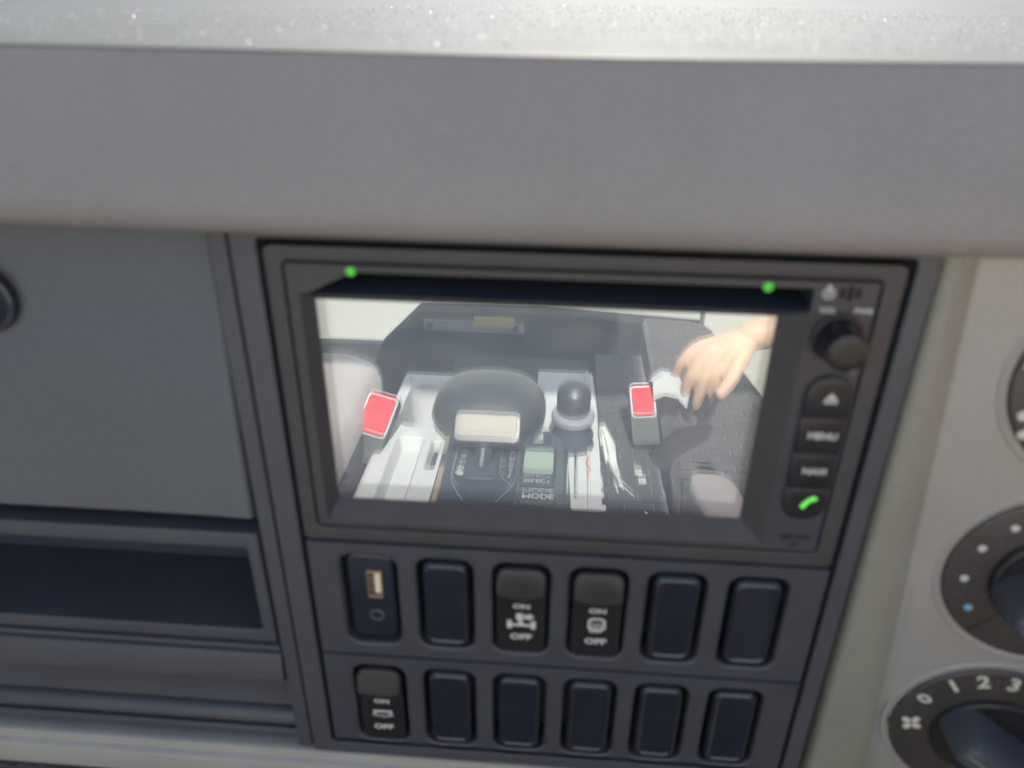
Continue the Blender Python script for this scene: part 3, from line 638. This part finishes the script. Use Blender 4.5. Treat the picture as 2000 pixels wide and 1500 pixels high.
mb = MB(P); mb.loft([rr(54, 92, 396, 424, 8, mz-1, 8), rr(54.6, 91.4, 396.6, 423.4, 8, mz+3, 8), rr(58, 88, 400, 420, 6, mz+4.4, 8)], False, True); kb = mb.build('mode_key', 'congrey', dm)
ftext('MODE', 8.5, 74, 408, kb, 'paper', sx=.95, base=mz+4.4, h=.4, bold=.02)
mb = MB(P); mb.loft([rr(53, 84, 506, 528, 6, mz-1, 8), rr(53.5, 83.5, 506.5, 527.5, 6, mz+2.4, 8), rr(55, 82, 508, 526, 5, mz+1.2, 8)], False, True); mb.build('socket_bezel', 'dark', dm)
mb = MB(P); mb.loft([rr(62, 77, 508, 524, 2, mz+1, 8), rr(64, 75, 509, 523, 2, mz+4.5, 8)], False, True); mb.build('toggle', 'chrome', dm)

gs.location.y += .018; dm.location.y += .022
# armrest cushion behind the gate
ar = thing('armrest', 'rounded black leather armrest lid behind the gear selector', 'armrest', (8, 400, -560))
def sq(v_, e): return math.copysign(abs(v_)**e, v_)
mb = MB(P); rings = []
for i in range(1, 24):
    ph = -PI/2 + PI*i/24
    rings.append([(11 + 65*sq(cos(ph), .8)*sq(cos(2*PI*k/56), .78), 545 + 62*cos(ph)*sq(sin(2*PI*k/56), .8), 24 + (40 if ph > 0 else 20)*sin(ph)) for k in range(56)])
mb.loft(rings, True, True); cu = mb.build('cushion', 'leather', ar, sharp=80)
mb = MB(P); mb.loft([[(10 + q*sq(cos(2*PI*k/56), .78), 548 + (q-2)*sq(sin(2*PI*k/56), .78), z_) for k in range(56)] for q, z_ in ((58, 2), (64, 18), (66, 22), (65, 26), (62, 27))]); mb.build('lid_seam', 'conblack', ar, sharp=60)
mb = MB(P); mb.box(-30, 50, 530, 640, -5, 12); mb.build('pedestal', 'conblack', ar)

# knob on a stalk
jk = thing('lever_knob', 'small black round-topped knob on a pale collar right of the armrest', 'lever', (112, 400, -540))
kc = (107, 522)
def ringk(r_, z_, n=40, tl=.22): return [(kc[0]+r_*cos(2*PI*k/n), kc[1]+(z_-40)*tl+r_*sin(2*PI*k/n), z_) for k in range(n)]
mb = MB(P); mb.loft([ringk(17.5, 38), ringk(18.5, 42), ringk(19, 52), ringk(18.8, 59), ringk(17, 64), ringk(13, 68), ringk(8, 70.5), ringk(3, 71.4), ringk(1, 71.5)], True, True); mb.build('knob', 'leather', jk, sharp=70)
mb = MB(P); mb.loft([ringk(21, 28), ringk(24, 30), ringk(24.6, 34), ringk(23.4, 37), ringk(19, 38)], True, True); mb.build('collar', 'grey', jk, sharp=50)
mb = MB(P); mb.loft([ringk(23, -6), ringk(25, 2), ringk(22, 8), ringk(24, 14), ringk(20, 20), ringk(21, 28)], True, True); mb.build('boot', 'dark', jk, sharp=80)
mb = MB(P); mb.tube([(126, 440, 2), (124, 455, 3), (127, 462, 3), (123, 474, 3), (126, 486, 3)], .8, 6); mb.build('red_cord', 'redline', jk)
for x_ in (102, 112):
    mb = MB(P); mb.tube([(x_, 410, 6), (x_, 500, 6)], 1.6, 8); mb.build('guide_rod', 'chrome', jk)

# seat belt buckles
def buckle(cx, cb, h, rot, label, hw=16.5, hh=23):
    b_ = thing('belt_buckle', label, 'buckle', (cx, 400-h, -cb), 'red seat belt buckles')
    def f(a, q, c):
        tl = rad(48); a2 = a*cos(rot)-q*sin(rot); q2 = a*sin(rot)+q*cos(rot)
        return P(cx+a2, cb + q2*sin(tl) - c*cos(tl), h + q2*cos(tl) + c*sin(tl))
    mb = MB(f); mb.loft([rr(-hw-2, hw+2, -hh-34, hh+2, 5, -16, 8), rr(-hw-3, hw+3, -hh-34, hh+3, 5, -4, 8), rr(-hw-2.4, hw+2.4, -hh-32, hh+2.4, 4, -.6, 8)], True, True); mb.build('buckle_body', 'bucklebody', b_, sharp=50)
    mb = MB(f); mb.loft([rr(-hw-2, hw+2, -hh-2, hh+2, 5, -.8, 8), rr(-hw-1.4, hw+1.4, -hh-1.4, hh+1.4, 5, 1.2, 8), rr(-hw+.5, hw-.5, -hh+.5, hh-.5, 4, 1.0, 8), rr(-hw+.5, hw-.5, -hh+.5, hh-.5, 4, -.8, 8)]); mb.build('buckle_rim', 'clear', b_, sharp=40)
    mb = MB(f); mb.loft([rr(-hw+1, hw-1, -hh+1, hh-1, 3.5, -.8, 8), rr(-hw+1, hw-1, -hh+1, hh-1, 3.5, 1.6, 8), rr(-hw+2.5, hw-2.5, -hh+2.5, hh-2.5, 3, 2.3, 8)], False, True); mb.build('release_button', 'red', b_, sharp=40)
    return b_
buckle(-113, 508, 30, rad(-14), 'red seat belt buckle beside the pale seat, left of the centre console')
b2 = buckle(185, 540, 45, rad(5), 'red seat belt buckle in front of the hand, right of the centre console', 12.5, 17.5)
mb = MB(P); mb.loft([[(190, 552, 66), (204, 566, 72), (222, 566, 70), (236, 550, 60)], [(194, 540, 70), (206, 544, 78), (222, 542, 76), (234, 530, 64)], [(196, 536, 50), (208, 536, 56), (222, 534, 54), (232, 526, 46)]], closed=False)
mb.build('belt_tongue', 'white', b2, sharp=30)

# seats
ls = thing('passenger_seat', 'pale fabric seat cushion with rounded edge left of the console', 'seat', (-260, 520, -480))
mb = MB(P); rings = []
for z_, i in ((-140, 4), (-20, 2), (26, 0), (44, 4), (52, 12), (57, 26), (58, 60)):
    rings.append(rr(-520+i, -126-i, 300+i, 628-i, 45, z_, 10))
mb.loft(rings, False, True); mb.build('cushion', 'seatpale', ls, sharp=80)
mb = MB(P); mb.loft([rr(-523, -123, 297, 631, 46, z_, 10) for z_ in (-140, -60, 0)] + [rr(-519, -127, 301, 631, 44, 20, 10)]); mb.build('side_panel', 'seatside', ls, sharp=80)
rs = thing('driver_seat', 'dark block-patterned fabric seat on the right with a pale bolster', 'seat', (360, 520, -640))
mb = MB(P)
sp = [(212, 430), (290, 425), (356, 430), (358, 520), (352, 600), (334, 700), (312, 830), (300, 856), (280, 866), (212, 872)]
cs = Vector((285, 640)); rings = []
for z_, k_ in ((-140, 1.0), (-30, 1.0), (-4, .99), (6, .96), (11, .90), (13, .8)): rings.append([(cs.x+(x_-cs.x)*k_, cs.y+(y_-cs.y)*(k_*.5+.5), z_) for x_, y_ in sp])
mb.loft(rings, False, True); mb.build('cushion', 'blockfabric', rs, sharp=60)
mb = MB(P); 
for k in range(8):
    pass
rings = []
for z_, e, in ((-100, 0), (-40, 0), (4, 0), (9, 2), (12, 6), (13, 14)): rings.append([(x-(y-440)*.19, y, z) for x, y, z in rr(226+e, 276-e, 300+e, 478-e, 12, z_, 10)])
mb.loft(rings, False, True); mb.build('bolster', 'bolster', rs, sharp=80)

# dark rear bunk behind the console with sloped shoulders
bk = thing('rear_bunk', 'dark padded rear panel with sloped shoulders behind the console', 'bunk', (90, 700, -1000))
def vpoly(pts, w0, w1, name, m, parent, sharp=30):
    mb = MB(lambda a, b, c: (a, b, -c)); mb.loft([[(x, y, w0+6) for x, y in pts], [(90+(x-90)*.995, y+2, w0) for x, y in pts]][::-1] + [[(x, y, w1) for x, y in pts]], True, True); return mb.build(name, m, parent, sharp=sharp)
vpoly([(-300, 760), (-262, 590), (-232, 520), (-160, 447), (-140, 446), (60, 445), (320, 460), (352, 462), (375, 482), (455, 590), (520, 760)], 995, 1030, 'bunk_body', 'bunk', bk)
mb = MB(lambda a, b, c: (a, b, -c)); mb.box(-150, 25, 462, 482, 990, 994); mb.build('label_rail', 'grey', bk)
mb = MB(lambda a, b, c: (a, b, -c)); mb.box(-62, 8, 452, 470, 986, 989); mb.build('yellow_label', 'yellow', bk)
for x_ in (10, -140):
    mb = MB(lambda a, b, c: (a, b, -c)); mb.loft([circ(x_, 472, 5, 990, 20), circ(x_, 472, 5, 984, 20), circ(x_, 472, 3.5, 983, 20)], False, True); mb.build('round_fixing', 'dark', bk)

# tags and crinkled white sheet on the floor beside the console
wr = MB(P)
random.seed(3)
path = [(140, 540, 8), (143, 505, 4), (148, 470, 0), (155, 440, -2), (163, 415, -3), (170, 396, -3), (176, 375, -3)]; rings = []
for i, (x_, b_, h_) in enumerate(path):
    wd = (6, 16, 14, 16, 34, 44, 44)[i]
    rings.append([(x_ + wd*(k/9-.3) + random.uniform(-1.5, 1.5), b_+random.uniform(-3, 3), h_+random.uniform(-3, 4)) for k in range(10)])
wr.loft(rings, closed=False); o = wr.build('crinkled_sheet', 'crinkle', None, sharp=10)
tag(o, 'crinkled white sheet lying beside the right edge of the console', 'plastic wrap')
fl = 700
for k, (x_, b_) in enumerate(((178, 462), (181, 446))):
    mb = MB(P); mb.loft([rr(x_-4, x_+4, b_-4, b_+4, 1, 1.0, 4), rr(x_-4, x_+4, b_-4, b_+4, 1, 3, 4)], True, True); o = mb.build('floor_tag', 'paper', None)
    tag(o, ['small white tag right of the console, farther of two', 'small white tag right of the console, nearer of two'][k], 'tag', 'white tags beside the console')
# carpeted riser right of the console on which the tags lie
mb = MB(P); mb.loft([[(x_, b_, (0 if x_ < 206 else -30) + random.uniform(-.8, .8)) for x_ in range(138, 230, 8)] for b_ in range(300, 760, 10)], closed=False); o = mb.build('carpeted_riser', 'darkblock', None, sharp=80); tag(o, kind='structure')
o['label'] = 'dark carpeted riser beside the console'

# person: forearm and hand reaching in from the right
per = thing('person', 'bare forearm and relaxed hand of a person reaching down over the dark seat', 'person', (330, 400, -640))
def capsules(chains):
    # tapered round-ended limbs, later fused into one continuous surface
    mb = MB(P)
    for ch in chains:
        pts = [Vector(p) for p, _ in ch]; rs_ = [r_ for _, r_ in ch]
        fine, fr = [], []
        for i in range(len(pts)-1):
            p0, p1, p2, p3 = pts[max(i-1, 0)], pts[i], pts[i+1], pts[min(i+2, len(pts)-1)]
            for q in range(6):
                t_ = q/6; fine.append(.5*((2*p1)+(p2-p0)*t_+(2*p0-5*p1+4*p2-p3)*t_*t_+(3*p1-p0-3*p2+p3)*t_**3)); fr.append(rs_[i]*(1-t_)+rs_[i+1]*t_)
        fine.append(pts[-1]); fr.append(rs_[-1]); d = (fine[-1]-fine[-2]).normalized(); e, r_ = fine[-1], fr[-1]
        for a in (.3, .6, .85, .97): fine.append(e+d*r_*a); fr.append(r_*math.sqrt(1-a*a))
        d = (fine[0]-fine[1]).normalized(); e, r_ = fine[0], fr[0]
        fine = [e+d*r_*a for a in (.97, .85, .6, .3)] + fine; fr = [r_*math.sqrt(1-a*a) for a in (.97, .85, .6, .3)] + fr
        mb.tube(fine, fr, 16)
    return mb
def fused(mb, name, m, parent, vox, it=4):
    o = mb.build(name, m, None, sharp=180); o.modifiers.clear()
    md = o.modifiers.new('remesh', 'REMESH'); md.mode = 'VOXEL'; md.voxel_size = vox; md.use_smooth_shade = True
    sm = o.modifiers.new('smooth', 'SMOOTH'); sm.factor = .5; sm.iterations = it
    me = bpy.data.meshes.new_from_object(o.evaluated_get(bpy.context.evaluated_depsgraph_get()))
    bpy.data.objects.remove(o); 
    if not me.materials: me.materials.append(M_[m])
    for p in me.polygons: p.use_smooth = True
    o = bpy.data.objects.new(name, me); COL.objects.link(o); return adopt(o, parent)
ch = [[((660, 690, 460), 50), ((600, 650, 235), 43), ((480, 572, 178), 36), ((392, 545, 152), 27), ((330, 552, 136), 20), ((292, 550, 126), 15.5)]]
kn = []
for k, (kx, kb, tx, tb, th_h, r_) in enumerate(((238, 541, 218, 556, 64, 6.6), (248, 533, 229, 540, 52, 7.0), (259, 530, 243, 531, 50, 6.8), (270, 532, 258, 530, 60, 6.0))):
    p1 = Vector((kx, kb, 112)); p3 = Vector((tx, tb, th_h)); p2 = p1.lerp(p3, .42)+Vector((-5, -8, 6)); p2b = p2.lerp(p3, .5)+Vector((-1, -2, 1))
    ch.append([((290, 549, 126), 11), (tuple(Vector((290, 549, 126)).lerp(p1, .55)), 10.5), (tuple(p1), r_+2), (tuple(p2), r_), (tuple(p2b), r_*.92), (tuple(p3), r_*.78)])
    kn.append((p2b, p3, r_*.78))
ch.append([((292, 544, 122), 10), ((280, 524, 108), 9.5), ((271, 511, 92), 8), ((262, 506, 78), 6.8)])
hand = fused(capsules(ch), 'forearm_and_hand', 'skin', per, .0020, 3)
for a_, b_, r_ in kn:
    d = (b_-a_).normalized(); up = Vector((-.15, -.75, .6)); up = (up - d*up.dot(d)).normalized(); sd = d.cross(up)
    mb = MB(P); c = b_ + up*r_*.62 + d*1.5; rg = []
    for sc_, hgt in ((1, -.8), (1, .5), (.6, 1.0)):
        rg.append([tuple(c + sd*(r_*.6*sc_*cos(2*PI*q/14)) + d*(r_*.8*sc_*sin(2*PI*q/14)) + up*hgt) for q in range(14)])
    mb.loft(rg, False, True); mb.build('fingernail', 'nail', per)
# unseen bare legs, added to bounce warm sunlight onto the dash
th_ = [[((600, 560, 130), 88), ((450, 330, 195), 78), ((335, 120, 225), 66), ((318, 66, 110), 56), ((322, 76, -120), 50)], [((760, 560, 130), 90), ((700, 330, 165), 82), ((640, 110, 180), 66), ((650, 70, 80), 58), ((650, 80, -120), 50)]]
fused(capsules(th_[:1]), 'bounce_leg', 'skin', per, .009, 3); fused(capsules(th_[1:]), 'bounce_leg', 'skin', per, .009, 3)
# unseen torso, added in salmon to bounce warm sunlight onto the dash
mb = MB(P); rings = []
for z_, hw, hd, cb in ((-20, 150, 110, 700), (60, 165, 115, 700), (200, 150, 105, 700), (360, 165, 110, 715), (480, 175, 105, 730), (540, 150, 85, 735), (570, 70, 60, 735), (590, 55, 50, 735)):
    rings.append([(700+hw*cos(2*PI*k/32), cb-120+hd*sin(2*PI*k/32), z_) for k in range(32)])
mb.loft(rings, True, True); mb.build('bounce_torso', 'bounce_torso', per, sharp=80)
mb = MB(P); mb.tube([(205, 470, -22), (212, 492, -4), (235, 520, -4), (290, 570, -14)], [12, 22, 26, 20], 24); mb.build('recliner_handle', 'trouser', rs, sharp=80)

# cab shell
def struct(name, m, pts, label=None, thick=None):
    mb = MB(); mb.box(*pts); o = mb.build(name, m, None, smooth=False); return tag(o, kind='structure')
struct('cab_floor', 'floor', (-900, 1100, 700, 740, -1400, 80))
struct('left_door', 'doortrim', (-760, -720, -180, 700, -1400, 60))
struct('right_door', 'doortrim', (980, 1020, -120, 700, -1400, 60))
struct('rear_partition', 'wall', (308, 980, 330, 700, -920, -880))
struct('rear_wall', 'wall', (-900, 1100, -560, 700, -1440, -1400))
struct('cab_roof_shade', 'headliner', (-900, 262, -600, -560, -290, 175))  # unseen roof piece, cut short to shade the console and leave the rest sunlit
mb = MB(); mb.box(-60000, 60000, 2200, 2210, -60000, 60000); o = mb.build('ground', 'road', None, smooth=False); tag(o, kind='structure')

# dust specks lying on the dashboard
mb = MB(); random.seed(11)
for k in range(90):
    x, y, z = random.choice([(random.uniform(-120, 300), random.uniform(-45, -18), 0), (random.uniform(1, 187), random.uniform(113, 220), .75), (random.uniform(-110, -20), random.uniform(5, 100), 1.6), (random.uniform(200, 300), random.uniform(0, 220), 0)])
    if y < -15: z = -17.6 + (-18-y)*.255 - .05
    elif x > 200: z = -.55 if x < 215 else -.16*(x-217)-.1
    r = random.uniform(.06, .16); mb.loft([circ(x, y, r, z, 5), circ(x+random.uniform(-.04, .04), y, r*.6, z-r*.8, 5)], False, True)
tag(mb.build('dust_specks', 'print', None, smooth=False), kind='stuff')['label'] = 'fine pale dust specks on the dashboard'
